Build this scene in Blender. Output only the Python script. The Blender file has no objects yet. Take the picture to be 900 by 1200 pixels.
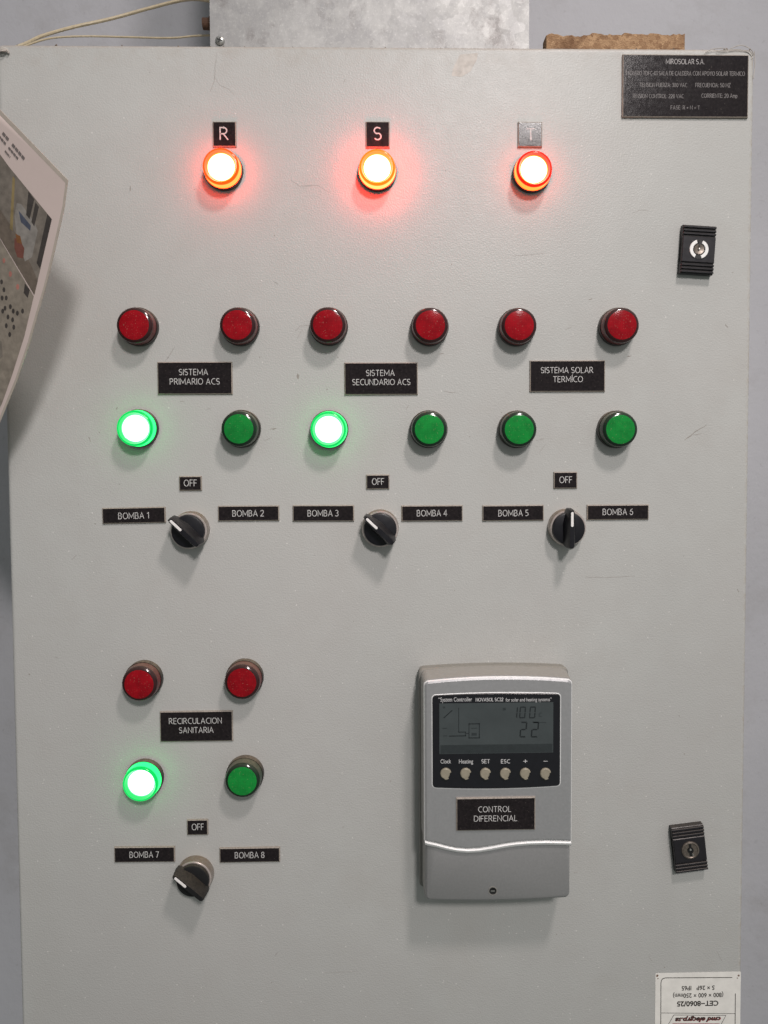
import bpy, bmesh, math, random
from mathutils import Vector, Matrix
random.seed(7)
S = bpy.context.scene
COL = S.collection
MM = 0.001

# ------------------------------------------------------------------ camera
# World: X right, Z up, the cabinet door lies in the plane Y = 0 and faces -Y.
# The camera stands 620 mm in front of the door; its axes come from the photograph's vanishing points.
FOC, PX0, D = 900.0, 475.0, 620.0
VX, VY, NX, NY = 575.0, 22170.0, 455.0, 500.0
_b = -(VY + NY)
_c = VY * NY + FOC * FOC + (VX - PX0) * (NX - PX0)
PY0 = (-_b - math.sqrt(_b * _b - 4 * _c)) / 2
_n = Vector((NX - PX0, NY - PY0, FOC)).normalized()
_d = Vector((VX - PX0, VY - PY0, FOC)); _d = (_d - _n * _d.dot(_n)).normalized()
_x = _d.cross(_n)
R = Matrix((_x, _n, -_d))                      # world = R @ camera(x right, y down, z forward)
cam = bpy.data.cameras.new('camera'); camo = bpy.data.objects.new('camera', cam); COL.objects.link(camo)
cx_, cy_, cz_ = R.col[0], R.col[1], R.col[2]
camo.matrix_world = Matrix(((cx_[0], -cy_[0], -cz_[0], 0), (cx_[1], -cy_[1], -cz_[1], -D * MM), (cx_[2], -cy_[2], -cz_[2], 0), (0, 0, 0, 1)))
cam.sensor_fit = 'AUTO'; cam.sensor_width = 36; cam.lens = FOC / 1200 * 36
cam.shift_x = (450 - PX0) / 1200; cam.shift_y = -(600 - PY0) / 1200
cam.clip_start = 0.01; cam.clip_end = 100
S.camera = camo

def P(px, py, h=0.0):
    """photo pixel -> (X, Z) in mm on the plane h mm in front of the door"""
    d = R @ Vector(((px - PX0) / FOC, (py - PY0) / FOC, 1))
    t = (D - h) / d[1]
    return d[0] * t, d[2] * t
def P3(px, py, h=0.0):
    x, z = P(px, py, h); return Vector((x, -h, z))

# ------------------------------------------------------------------ world and lamps
S.view_settings.view_transform = 'Standard'; S.view_settings.look = 'None'
S.view_settings.exposure = -0.03; S.view_settings.gamma = 1.0
W = bpy.data.worlds.new('World'); S.world = W; W.use_nodes = True
wn = W.node_tree; wn.nodes.clear()
wo = wn.nodes.new('ShaderNodeOutputWorld'); wb = wn.nodes.new('ShaderNodeBackground')
wt = wn.nodes.new('ShaderNodeTexCoord'); wsx = wn.nodes.new('ShaderNodeSeparateXYZ'); wr = wn.nodes.new('ShaderNodeValToRGB')
wm = wn.nodes.new('ShaderNodeMapRange'); wm.inputs[1].default_value = -1; wm.inputs[2].default_value = 1
wr.color_ramp.elements[0].color = (0.29, 0.325, 0.295, 1); wr.color_ramp.elements[0].position = 0.2
wr.color_ramp.elements[1].color = (0.765, 0.77, 0.775, 1); wr.color_ramp.elements[1].position = 0.85
wn.links.new(wt.outputs['Generated'], wsx.inputs[0]); wn.links.new(wsx.outputs[2], wm.inputs[0])
wn.links.new(wm.outputs[0], wr.inputs[0])
wb.inputs[1].default_value = 0.63
wx = wn.nodes.new('ShaderNodeMapRange'); wx.inputs[1].default_value = -.9; wx.inputs[2].default_value = .3; wx.inputs[3].default_value = .38; wx.inputs[4].default_value = 1
wn.links.new(wsx.outputs[0], wx.inputs[0])                 # the room is dimmer on its left side
wmul = wn.nodes.new('ShaderNodeVectorMath'); wmul.operation = 'SCALE'
wn.links.new(wr.outputs[0], wmul.inputs[0]); wn.links.new(wx.outputs[0], wmul.inputs['Scale'])
wn.links.new(wmul.outputs[0], wb.inputs[0])
wn.links.new(wb.outputs[0], wo.inputs[0])

def area(name, loc, target, size, power, color, spread=180):
    l = bpy.data.lights.new(name, 'AREA'); l.shape = 'DISK'; l.size = size; l.energy = power; l.color = color; l.spread = math.radians(spread)
    o = bpy.data.objects.new(name, l); COL.objects.link(o); o.location = loc
    o.rotation_euler = (Vector(target) - Vector(loc)).to_track_quat('-Z', 'Y').to_euler()
    return o
# two lamps in a row on the ceiling of the room: one nearly over the cabinet, one farther back
area('ceiling_lamp_near', (0.44, -0.92, 1.36), (0, 0, -.38), 0.20, 4.4, (1.0, 0.90, 0.87), 96)
area('ceiling_lamp_far', (0.58, -2.35, 1.42), (-.02, 0, -.13), 0.34, 5.3, (1.0, 0.935, 0.92), 64)

# ------------------------------------------------------------------ materials
def sr(r, g, b):
    f = lambda c: (c / 255 / 12.92) if c / 255 <= .04045 else ((c / 255 + .055) / 1.055) ** 2.4
    return (f(r), f(g), f(b), 1)

class NT:
    def __init__(s, name):
        s.m = bpy.data.materials.new(name); s.m.use_nodes = True; s.t = s.m.node_tree
        s.b = s.t.nodes['Principled BSDF']
    def n(s, kind, **kw):
        nd = s.t.nodes.new('ShaderNode' + kind)
        for k, v in kw.items():
            if isinstance(k, str) and k.startswith('i_'): nd.inputs[k[2:]].default_value = v
            else: setattr(nd, k, v)
        return nd
    def l(s, a, b): s.t.links.new(a, b)
    def pos(s): return s.n('NewGeometry').outputs['Position']
    def noise(s, scale, detail=4, rough=.55, vec=None):
        nd = s.n('TexNoise'); nd.inputs['Scale'].default_value = scale; nd.inputs['Detail'].default_value = detail; nd.inputs['Roughness'].default_value = rough
        s.l(vec or s.pos(), nd.inputs['Vector']); return nd.outputs['Fac']
    def rng(s, v, a, b, c=0., d=1.):
        nd = s.n('MapRange'); s.l(v, nd.inputs[0])
        for i, q in enumerate((a, b, c, d)): nd.inputs[i + 1].default_value = q
        return nd.outputs[0]
    def math(s, op, a, b=None):
        nd = s.n('Math', operation=op)
        for i, q in enumerate((a, b)):
            if q is None: continue
            if isinstance(q, (int, float)): nd.inputs[i].default_value = q
            else: s.l(q, nd.inputs[i])
        return nd.outputs[0]
    def mix(s, f, a, b):
        nd = s.n('MixRGB')
        for i, q in enumerate((f, a, b)):
            if isinstance(q, (int, float)): nd.inputs[i].default_value = q
            elif isinstance(q, tuple): nd.inputs[i].default_value = q
            else: s.l(q, nd.inputs[i])
        return nd.outputs[0]
    def bump(s, h, strength, dist):
        nd = s.n('Bump'); nd.inputs['Strength'].default_value = strength; nd.inputs['Distance'].default_value = dist
        s.l(h, nd.inputs['Height']); s.l(nd.outputs[0], s.b.inputs['Normal'])
    def up(s):
        sx = s.n('SeparateXYZ'); s.l(s.n('NewGeometry').outputs['Normal'], sx.inputs[0]); return sx.outputs[2]

def plain(name, col, rough=.5, metal=0., coat=0., dust=0., dustcol=(0.22, 0.175, 0.12, 1), var=.12, vscale=300, spec=.5, bumps=0.):
    """a surface with slight mottling, and dust that has settled on what faces up"""
    t = NT(name); b = t.b
    c = (col[0], col[1], col[2], 1)
    v = t.rng(t.noise(vscale, 5), .3, .7)
    lo = tuple(q * (1 - var) for q in c[:3]) + (1,); hi = tuple(min(1, q * (1 + var)) for q in c[:3]) + (1,)
    base = t.mix(v, lo, hi); rg = t.rng(t.noise(vscale * .6, 3), .3, .7, rough * .85, min(1, rough * 1.15))
    if dust > 0:
        up = t.rng(t.up(), .15, .8)
        n = t.rng(t.noise(420, 4, .7), .35, .62)
        m = t.math('MULTIPLY', t.math('MULTIPLY', up, t.math('ADD', t.math('MULTIPLY', n, .6), .4)), dust)
        gr = t.math('MULTIPLY', t.rng(t.noise(1300, 2, .6), .66, .74), min(1, dust * .35))     # loose grains anywhere
        m = t.math('MAXIMUM', m, gr)
        base = t.mix(m, base, dustcol)
        rg = t.math('MAXIMUM', rg, t.math('MULTIPLY', m, .9))
    t.l(base, b.inputs['Base Color']); t.l(rg, b.inputs['Roughness'])
    b.inputs['Metallic'].default_value = metal; b.inputs['Coat Weight'].default_value = coat
    b.inputs['Specular IOR Level'].default_value = spec; b.inputs['Coat Roughness'].default_value = .08
    if bumps: t.bump(t.noise(vscale * 2, 3), bumps, .0003)
    return t.m

def lens_face(name, ca, cb):
    """clear coloured plastic over a moulded diffuser: fine rings, uneven tint, loose dust; each lamp faded a little differently"""
    t = NT(name); b = t.b
    oc = t.n('TexCoord').outputs['Object']; sx = t.n('SeparateXYZ'); t.l(oc, sx.inputs[0])
    r = t.math('SQRT', t.math('ADD', t.math('MULTIPLY', sx.outputs[0], sx.outputs[0]), t.math('MULTIPLY', sx.outputs[2], sx.outputs[2])))
    ring = t.math('ADD', t.math('MULTIPLY', t.math('SINE', t.math('MULTIPLY', r, 5200)), .5), .5)
    n = t.rng(t.noise(170, 4, .6), .32, .68)
    facet = t.math('MULTIPLY', t.math('SINE', t.math('MULTIPLY', t.math('ADD', sx.outputs[0], sx.outputs[2]), 2300)), t.math('SINE', t.math('MULTIPLY', t.math('SUBTRACT', sx.outputs[0], sx.outputs[2]), 2300)))
    facet = t.math('ADD', t.math('MULTIPLY', facet, .5), .5)
    f = t.math('ADD', t.math('MULTIPLY', n, .55), t.math('MULTIPLY', facet, .30))
    rnd_ = t.n('ObjectInfo').outputs['Random']
    f = t.math('ADD', f, t.math('MULTIPLY', rnd_, .3))
    c = t.mix(t.rng(f, 0, 1.1), (*cb, 1), (*ca, 1))
    gr = t.math('MULTIPLY', t.rng(t.noise(1100, 2, .6), .67, .73), .5)
    c = t.mix(gr, c, (0.42, 0.30, 0.22, 1))
    t.l(c, b.inputs['Base Color']); b.inputs['Specular IOR Level'].default_value = .17
    t.l(t.math('ADD', t.math('MULTIPLY', gr, .8), .18), b.inputs['Roughness'])
    t.bump(ring, .12, .0002)
    return t.m

def emis(name, col, strength):
    t = NT(name); b = t.b
    b.inputs['Base Color'].default_value = (col[0] * .08, col[1] * .08, col[2] * .08, 1); b.inputs['Specular IOR Level'].default_value = .25; b.inputs['Roughness'].default_value = .15
    b.inputs['Emission Color'].default_value = (*col[:3], 1); b.inputs['Emission Strength'].default_value = strength
    return t.m

def door_paint():
    t = NT('door_paint'); b = t.b
    big = t.rng(t.noise(5, 4, .55), .3, .7); mid = t.rng(t.noise(38, 5, .6), .3, .72)
    c = t.mix(big, (0.424, 0.430, 0.414, 1), (0.465, 0.470, 0.452, 1))
    c = t.mix(t.math('MULTIPLY', mid, .35), c, (0.395, 0.388, 0.372, 1))
    c = t.mix(t.rng(t.noise(11, 7, .72), .50, .72, 0, .22), c, (0.37, 0.345, 0.315, 1))     # faint handling grime
    c = t.mix(t.rng(t.noise(3.2, 3, .5), .50, .66, 0, .30), c, (0.452, 0.437, 0.425, 1))
    # small dark scuffs and pale dust specks
    scuff = t.math('MULTIPLY', t.rng(t.noise(420, 2, .5), .70, .76), t.rng(t.noise(17, 3), .52, .68))
    c = t.mix(t.math('MULTIPLY', scuff, .42), c, (0.16, 0.135, 0.11, 1))
    vor = t.n('TexVoronoi'); vor.inputs['Scale'].default_value = 160; t.l(t.pos(), vor.inputs['Vector'])
    sx = t.n('SeparateXYZ'); t.l(t.pos(), sx.inputs[0])
    sel = t.n('SeparateXYZ'); t.l(vor.outputs['Color'], sel.inputs[0])
    low = t.rng(sx.outputs[2], .15, -.45, .88, .55)                    # more specks low on the door
    spot = t.math('MULTIPLY', t.math('LESS_THAN', vor.outputs['Distance'], .085), t.math('GREATER_THAN', sel.outputs[0], low))
    c = t.mix(t.math('MULTIPLY', spot, .5), c, (0.75, 0.73, 0.70, 1))
    # brown grime creeping down from the top edge
    gr = t.math('MULTIPLY', t.rng(sx.outputs[2], .2966, .2998), t.rng(t.noise(260, 4, .7), .25, .55, .35, 1))
    gr2 = t.math('MULTIPLY', t.rng(sx.outputs[2], .27, .300), t.rng(t.noise(60, 4, .7), .45, .7, 0, .28))
    c = t.mix(t.math('MAXIMUM', t.math('MULTIPLY', gr, .75), gr2), c, (0.31, 0.25, 0.20, 1))
    edge = t.math('MULTIPLY', t.rng(sx.outputs[0], .2905, .2938), t.rng(t.noise(130, 4, .7), .42, .62, 0, .6))
    c = t.mix(edge, c, (0.34, 0.28, 0.215, 1))
    t.l(c, b.inputs['Base Color'])
    t.l(t.rng(t.noise(90, 4), .3, .7, .34, .42), b.inputs['Roughness'])
    b.inputs['Specular IOR Level'].default_value = .27
    h = t.math('ADD', t.noise(780, 2, .5), t.math('MULTIPLY', t.noise(300, 2, .5), .35))
    t.bump(h, .45, .0005)
    return t.m

def galvanised():
    t = NT('galvanised_steel'); b = t.b
    v = t.n('TexVoronoi'); v.inputs['Scale'].default_value = 120
    wv = t.n('VectorMath', operation='ADD'); nz = t.n('TexNoise'); nz.inputs['Scale'].default_value = 60; t.l(t.pos(), nz.inputs['Vector'])
    sc = t.n('VectorMath', operation='SCALE'); t.l(nz.outputs['Color'], sc.inputs[0]); sc.inputs['Scale'].default_value = .015
    t.l(t.pos(), wv.inputs[0]); t.l(sc.outputs[0], wv.inputs[1]); t.l(wv.outputs[0], v.inputs['Vector'])
    s3 = t.n('SeparateXYZ'); t.l(v.outputs['Color'], s3.inputs[0])
    mp = t.n('VectorMath', operation='MULTIPLY'); t.l(t.pos(), mp.inputs[0]); mp.inputs[1].default_value = (1.1, 1.1, .8); sv = mp.outputs[0]
    c = t.mix(s3.outputs[0], (0.275, 0.275, 0.275, 1), (0.305, 0.305, 0.30, 1))
    c = t.mix(t.rng(t.noise(24, 9, .82, sv), .45, .62, 0, .85), c, (0.40, 0.40, 0.39, 1))      # white bloom
    c = t.mix(t.rng(t.noise(34, 7, .75, sv), .46, .30), c, (0.20, 0.19, 0.185, 1))
    c = t.mix(t.math('MULTIPLY', t.rng(t.noise(420, 4, .7), .56, .7), .3), c, (0.66, 0.66, 0.64, 1))
    t.l(c, b.inputs['Base Color']); b.inputs['Metallic'].default_value = .35
    t.l(t.rng(s3.outputs[1], 0, 1, .50, .57), b.inputs['Roughness'])
    t.bump(t.noise(200, 3), .12, .0006)
    return t.m

def wall_paint():
    t = NT('wall_paint'); b = t.b
    c = t.mix(t.rng(t.noise(3, 5), .3, .7), (0.405, 0.408, 0.430, 1), (0.475, 0.478, 0.505, 1))
    c = t.mix(t.math('MULTIPLY', t.rng(t.noise(14, 6, .7), .52, .7), .35), c, (0.31, 0.30, 0.30, 1))
    c = t.mix(t.math('MULTIPLY', t.rng(t.noise(120, 4, .7), .60, .75), .35), c, (0.19, 0.18, 0.175, 1))
    t.l(c, b.inputs['Base Color']); b.inputs['Roughness'].default_value = .7
    t.bump(t.noise(90, 5, .6), .35, .0015)
    return t.m

def particle_wood():
    t = NT('particle_board'); b = t.b
    v = t.n('TexVoronoi'); v.inputs['Scale'].default_value = 330; t.l(t.pos(), v.inputs['Vector'])
    s3 = t.n('SeparateXYZ'); t.l(v.outputs['Color'], s3.inputs[0])
    c = t.mix(s3.outputs[0], (0.29, 0.165, 0.085, 1), (0.50, 0.32, 0.18, 1))
    c = t.mix(t.rng(t.noise(45, 4), .45, .65), c, (0.17, 0.085, 0.04, 1))
    t.l(c, b.inputs['Base Color']); b.inputs['Roughness'].default_value = .9
    t.bump(t.noise(700, 4, .7), .9, .002)
    return t.m

def plate_black():
    t = NT('plate_black'); b = t.b
    c = t.mix(t.rng(t.noise(500, 4, .6), .35, .7), (0.010, 0.008, 0.009, 1), (0.020, 0.016, 0.017, 1))
    gr = t.rng(t.noise(1200, 2, .5), .70, .76)
    c = t.mix(t.math('MULTIPLY', gr, .35), c, (0.30, 0.26, 0.23, 1))
    t.l(c, b.inputs['Base Color']); t.l(t.rng(t.noise(350, 3), .3, .7, .13, .20), b.inputs['Roughness']); b.inputs['Specular IOR Level'].default_value = .2
    t.bump(t.noise(900, 3, .6), .18, .0002)
    return t.m

M = {}
M['door'] = door_paint()
M['cabinet_body'] = plain('cabinet_body_paint', (0.42, 0.41, 0.39), .5)
M['galv'] = galvanised(); M['wall'] = wall_paint(); M['wood'] = particle_wood(); M['plate'] = plate_black()
M['plate_edge'] = plain('plate_edge', (0.27, 0.235, 0.20), .6, var=.3, vscale=900)
M['engraving'] = plain('engraved_white', (0.52, 0.51, 0.50), .6, var=.2, vscale=1500)
M['engraving_dim'] = plain('engraved_dull_white', (0.36, 0.345, 0.34), .6, var=.3, vscale=1800)
M['engraving_faint'] = plain('engraved_grey', (0.17, 0.158, 0.155), .6, var=.45, vscale=1800)
M['black_ring'] = plain('black_plastic', (0.014, 0.011, 0.010), .35, dust=.7)
DUST = .55
M['red_lens'] = lens_face('red_lens_face', (0.34, 0.005, 0.012), (0.13, 0.003, 0.006))
M['red_rim'] = plain('red_lens_rim', (0.026, 0.004, 0.005), .14, coat=.3, dust=.15)  # dark tone paints in the dim interior refracted through the thick edge
M['red_side'] = plain('red_lens_side', (0.12, 0.016, 0.016), .3, spec=.3, dust=DUST)
M['green_lens'] = lens_face('green_lens_face', (0.011, 0.275, 0.045), (0.007, 0.135, 0.025))
M['green_rim'] = plain('green_lens_rim', (0.004, 0.018, 0.008), .14, coat=.3, dust=.15)  # same dark interior painted into the rim colour as on the red lens
M['green_side'] = plain('green_lens_side', (0.022, 0.048, 0.026), .3, spec=.3, dust=DUST)
M['red_core'] = emis('lit_red_core', (1.0, 0.86, 0.55), 5.0)
M['red_edge'] = emis('lit_red_core_edge', (1.0, 0.42, 0.04), 2.0)
for nm, rim, rs, side, ss in [('amber', (1.0, 0.050, 0.002), 2.6, (1.0, 0.036, 0.006), 18.0), ('bright', (1.0, 0.088, 0.002), 3.2, (1.0, 0.024, 0.006), 40.0), ('red', (1.0, 0.010, 0.002), 1.9, (1.0, 0.060, 0.008), 9.5)]:
    M[nm + '_lit_rim'] = emis('lit_%s_rim' % nm, rim, rs); M[nm + '_lit_side'] = emis('lit_%s_side' % nm, side, ss)
M['green_core'] = emis('lit_green_core', (0.62, 1.0, 0.80), 4.0)
M['green_edge'] = emis('lit_green_core_edge', (0.25, 1.0, 0.45), 1.6)
M['green_lit_rim'] = emis('lit_green_rim', (0.0, 0.78, 0.13), .95)
M['green_lit_side'] = emis('lit_green_side', (0.02, 1.0, 0.17), 2.3)
M['knob'] = plain('knob_black', (0.008, 0.008, 0.011), .38, dust=.22, dustcol=(0.09, 0.08, 0.065, 1), spec=.35)
M['knob_dusty'] = plain('knob_black_dusty', (0.009, 0.009, 0.010), .45, dust=.5, dustcol=(0.085, 0.07, 0.05, 1), spec=.35)
M['chrome_ring'] = plain('switch_ring', (0.34, 0.30, 0.27), .35, metal=.6, dust=.8, dustcol=(0.25, 0.19, 0.125, 1))
M['chrome_front'] = plain('switch_ring_front', (0.52, 0.46, 0.43), .35, metal=.5, dust=.3)
M['white_mark'] = plain('white_mark', (0.78, 0.76, 0.74), .5, var=.06)
M['lock_black'] = plain('lock_black', (0.014, 0.013, 0.016), .36, dust=.16, spec=.35)
M['lock_white'] = plain('lock_white_ring', (0.80, 0.80, 0.78), .4, var=.08)
M['lock_metal'] = plain('lock_metal', (0.20, 0.17, 0.145), .38, metal=.75, var=.35, vscale=700)
M['lock_dark'] = plain('lock_slot', (0.006, 0.006, 0.006), .5)
M['silver_side'] = plain('silver_plastic_side', (0.33, 0.32, 0.305), .5, metal=.2, dust=.55, dustcol=(0.33, 0.30, 0.25, 1), var=.05, vscale=500)
M['silver'] = plain('silver_plastic', (0.50, 0.495, 0.505), .34, metal=.7, dust=.3, dustcol=(0.30, 0.27, 0.22, 1), var=.05, vscale=500)
M['grey_body'] = plain('grey_plastic_body', (0.21, 0.205, 0.19), .5, dust=.6, dustcol=(0.27, 0.245, 0.20, 1), var=.06)
M['grey_cover'] = plain('grey_lower_cover', (0.30, 0.30, 0.30), .42, metal=.5, var=.06, vscale=700)
M['highlight_trim'] = plain('highlight_trim', (0.80, 0.80, 0.795), .42, metal=.25, var=.04)  # pale tone puts the edge highlights into the colour; also frames the display
M['glass_black'] = plain('black_window', (0.008, 0.008, 0.011), .16, dust=.12)
M['lcd'] = plain('lcd_screen', (0.050, 0.060, 0.062), .22, var=.1, vscale=60)
M['lcd_ink'] = plain('lcd_segments', (0.012, 0.015, 0.017), .3)
M['lcd_ghost'] = plain('lcd_faint_segments', (0.026, 0.032, 0.034), .3)
M['button'] = plain('beige_button', (0.27, 0.245, 0.185), .45, dust=.2)
M['print_white'] = plain('white_print', (0.50, 0.50, 0.50), .5)
M['sticker'] = plain('sticker_paper', (0.76, 0.745, 0.70), .5, var=.07, vscale=120)
M['ink'] = plain('sticker_ink', (0.028, 0.024, 0.022), .6, var=.3, vscale=1500)
M['ink_red'] = plain('sticker_red_ink', (0.34, 0.03, 0.03), .6)
M['rust'] = plain('rusty_metal', (0.11, 0.055, 0.032), .75, var=.4, vscale=600, bumps=.4)
M['screw'] = plain('screw_steel', (0.42, 0.42, 0.40), .35, metal=.8, var=.2)
M['cable'] = plain('cream_cable_sheath', (0.47, 0.40, 0.27), .5, var=.15)
M['crumb'] = plain('crumbs_of_dirt', (0.17, 0.125, 0.085), .95, var=.5, vscale=900)
M['scratch'] = plain('scratch_marks', (0.335, 0.32, 0.30), .7)
M['scratch_dark'] = plain('dark_scratch_marks', (0.28, 0.26, 0.235), .7)
M['residue'] = plain('tape_residue', (0.445, 0.415, 0.375), .5, var=.15, vscale=250)
M['residue_brown'] = plain('brown_glue_spots', (0.17, 0.10, 0.07), .7, var=.3)
M['paper'] = plain('printed_sheet', (0.63, 0.525, 0.49), .28, var=.03, vscale=40)
M['laminate'] = plain('laminate_edge', (0.46, 0.405, 0.35), .22, var=.06)
M['paper_ink'] = plain('sheet_ink', (0.17, 0.145, 0.14), .4)

# ------------------------------------------------------------------ mesh helpers (coordinates in mm; local x right, y into the door, z up)
class MB:
    def __init__(s): s.v = []; s.f = []; s.mi = []; s.mats = []; s.sm = []
    def m(s, mat):
        if mat not in s.mats: s.mats.append(mat)
        return s.mats.index(mat)
    def add(s, vs, fs, mat, smooth=False):
        o = len(s.v); s.v += [tuple(v) for v in vs]; k = s.m(mat)
        for f in fs: s.f.append([o + i for i in f]); s.mi.append(k); s.sm.append(smooth)
    def box(s, x0, x1, y0, y1, z0, z1, mat):
        v = [(x, y, z) for x in (x0, x1) for y in (y0, y1) for z in (z0, z1)]
        s.add(v, [(0, 1, 3, 2), (4, 6, 7, 5), (0, 4, 5, 1), (2, 3, 7, 6), (0, 2, 6, 4), (1, 5, 7, 3)], mat)
    def lathe(s, prof, mats, seg=56, x=0, z=0):
        """prof: (radius, height out of the door); mats: one material per band"""
        for k in range(len(prof) - 1):
            (r0, h0), (r1, h1) = prof[k], prof[k + 1]
            mat = mats if isinstance(mats, str) else mats[k]
            a = [(x + r0 * math.cos(t), -h0, z + r0 * math.sin(t)) for t in (2 * math.pi * i / seg for i in range(seg))]
            if r1 < 1e-6:
                s.add(a + [(x, -h1, z)], [(i, (i + 1) % seg, seg) for i in range(seg)], mat, True)
            else:
                b = [(x + r1 * math.cos(t), -h1, z + r1 * math.sin(t)) for t in (2 * math.pi * i / seg for i in range(seg))]
                s.add(a + b, [(i, (i + 1) % seg, seg + (i + 1) % seg, seg + i) for i in range(seg)], mat, True)
    def stack(s, out, layers, mat, cap=None, side_smooth=False):
        """out: outline [(x, z)] counter-clockwise as seen from the front; layers: (height out of the door, inset)"""
        n = len(out)
        rings = [[(x, -h, z) for x, z in inset(out, i)] for h, i in layers]
        for k in range(len(rings) - 1):
            m_ = mat if isinstance(mat, str) else mat[k]
            s.add(rings[k] + rings[k + 1], [(i, (i + 1) % n, n + (i + 1) % n, n + i) for i in range(n)], m_, side_smooth)
        s.add(rings[-1], [tuple(range(n))], cap or (mat if isinstance(mat, str) else mat[-1]))
    def poly(s, pts, y, mat): s.add([(x, y, z) for x, z in pts], [tuple(range(len(pts)))], mat)
    def tube(s, pts, r, mat, seg=8):
        pts = [Vector(p) for p in pts]; rings = []
        for i, p in enumerate(pts):
            d = (pts[min(i + 1, len(pts) - 1)] - pts[max(i - 1, 0)]).normalized()
            u = d.cross(Vector((.13, .31, .94))).normalized(); w = d.cross(u)
            rr = r[i] if isinstance(r, list) else r
            rings.append([p + (u * math.cos(t) + w * math.sin(t)) * rr for t in (2 * math.pi * k / seg for k in range(seg))])
        vs = [q for rg in rings for q in rg]; fs = []
        for i in range(len(pts) - 1):
            for k in range(seg): fs.append((i * seg + k, i * seg + (k + 1) % seg, (i + 1) * seg + (k + 1) % seg, (i + 1) * seg + k))
        fs += [tuple(range(seg))[::-1], tuple((len(pts) - 1) * seg + k for k in range(seg))]
        s.add(vs, fs, mat, True)
    def build(s, name, parent=None, loc=None):
        me = bpy.data.meshes.new(name)
        me.from_pydata([(x * MM, y * MM, z * MM) for x, y, z in s.v], [], s.f)
        for m_ in s.mats: me.materials.append(M[m_])
        me.polygons.foreach_set('material_index', s.mi); me.polygons.foreach_set('use_smooth', s.sm)
        bm = bmesh.new(); bm.from_mesh(me)
        bmesh.ops.remove_doubles(bm, verts=bm.verts, dist=1e-6)
        bmesh.ops.recalc_face_normals(bm, faces=bm.faces)
        bm.to_mesh(me); bm.free()
        if any(s.sm): me.set_sharp_from_angle(angle=math.radians(38))
        o = bpy.data.objects.new(name, me); COL.objects.link(o)
        if parent: o.parent = parent
        if loc is not None: o.location = Vector(loc) * MM
        return o

def inset(out, d):
    if abs(d) < 1e-9: return list(out)
    n = len(out); res = []
    for i in range(n):
        p0, p1, p2 = Vector(out[i - 1]), Vector(out[i]), Vector(out[(i + 1) % n])
        a = (p1 - p0).normalized(); b = (p2 - p1).normalized()
        na, nb = Vector((-a.y, a.x)), Vector((-b.y, b.x))
        m_ = na + nb
        if m_.length < 1e-6: m_ = na
        m_.normalize(); q = p1 + m_ * (d / max(.35, m_.dot(na)))
        res.append((q.x, q.y))
    return res

def rrect(w, h, r, seg=5, cx=0, cz=0, top=0., bot=0., nst=9):
    """rounded rectangle, counter-clockwise from the front, with top and bottom edges arched by top / bot mm"""
    pts = []
    for (sx, sz, a0) in ((1, -1, -90), (1, 1, 0), (-1, 1, 90), (-1, -1, 180)):
        for k in range(seg + 1):
            a = math.radians(a0 + 90 * k / seg)
            pts.append((sx * (w / 2 - r) + r * math.cos(a), sz * (h / 2 - r) + r * math.sin(a)))
        if top or bot:
            if (sx, sz) == (1, 1) and top:
                for k in range(1, nst): pts.append(((w / 2 - r) * (1 - 2 * k / nst), h / 2))
            if (sx, sz) == (-1, -1) and bot:
                for k in range(1, nst): pts.append((-(w / 2 - r) * (1 - 2 * k / nst), -h / 2))
    q = []
    for x, z in pts:
        e = 1 - (x / (w / 2)) ** 2
        if z > h / 2 - r * 1.01: z += top * e
        elif z < -h / 2 + r * 1.01: z -= bot * e
        q.append((cx + x, cz + z))
    return q

_tc = {}
def text_mesh(s, bold=0., shear=0.):
    key = (s, bold, shear)
    if key not in _tc:
        cu = bpy.data.curves.new('lettering', 'FONT'); cu.body = s; cu.size = 1; cu.resolution_u = 3; cu.offset = bold; cu.shear = shear
        o = bpy.data.objects.new('lettering', cu); COL.objects.link(o)
        me = bpy.data.meshes.new_from_object(o.evaluated_get(bpy.context.evaluated_depsgraph_get()))
        vs = [tuple(v.co) for v in me.vertices]; fs = [tuple(p.vertices) for p in me.polygons]
        bpy.data.objects.remove(o); bpy.data.curves.remove(cu); bpy.data.meshes.remove(me)
        _tc[key] = (vs, fs)
    return _tc[key]
CAP = None
def write(mb, s, cx, cz, w, cap, y, mat, bold=0., shear=0., flip=False):
    """lettering w mm wide with cap mm tall capitals, centred at (cx, cz)"""
    global CAP
    if CAP is None:
        hv, _ = text_mesh('H'); CAP = max(v[1] for v in hv) - min(v[1] for v in hv)
    vs, fs = text_mesh(s, bold, shear)
    x0, x1 = min(v[0] for v in vs), max(v[0] for v in vs)
    kx = w / (x1 - x0); kz = cap / CAP; g = -1 if flip else 1
    mb.add([(cx + g * (v[0] - (x0 + x1) / 2) * kx, y, cz + g * (v[1] - CAP / 2) * kz) for v in vs], fs, mat)

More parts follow.
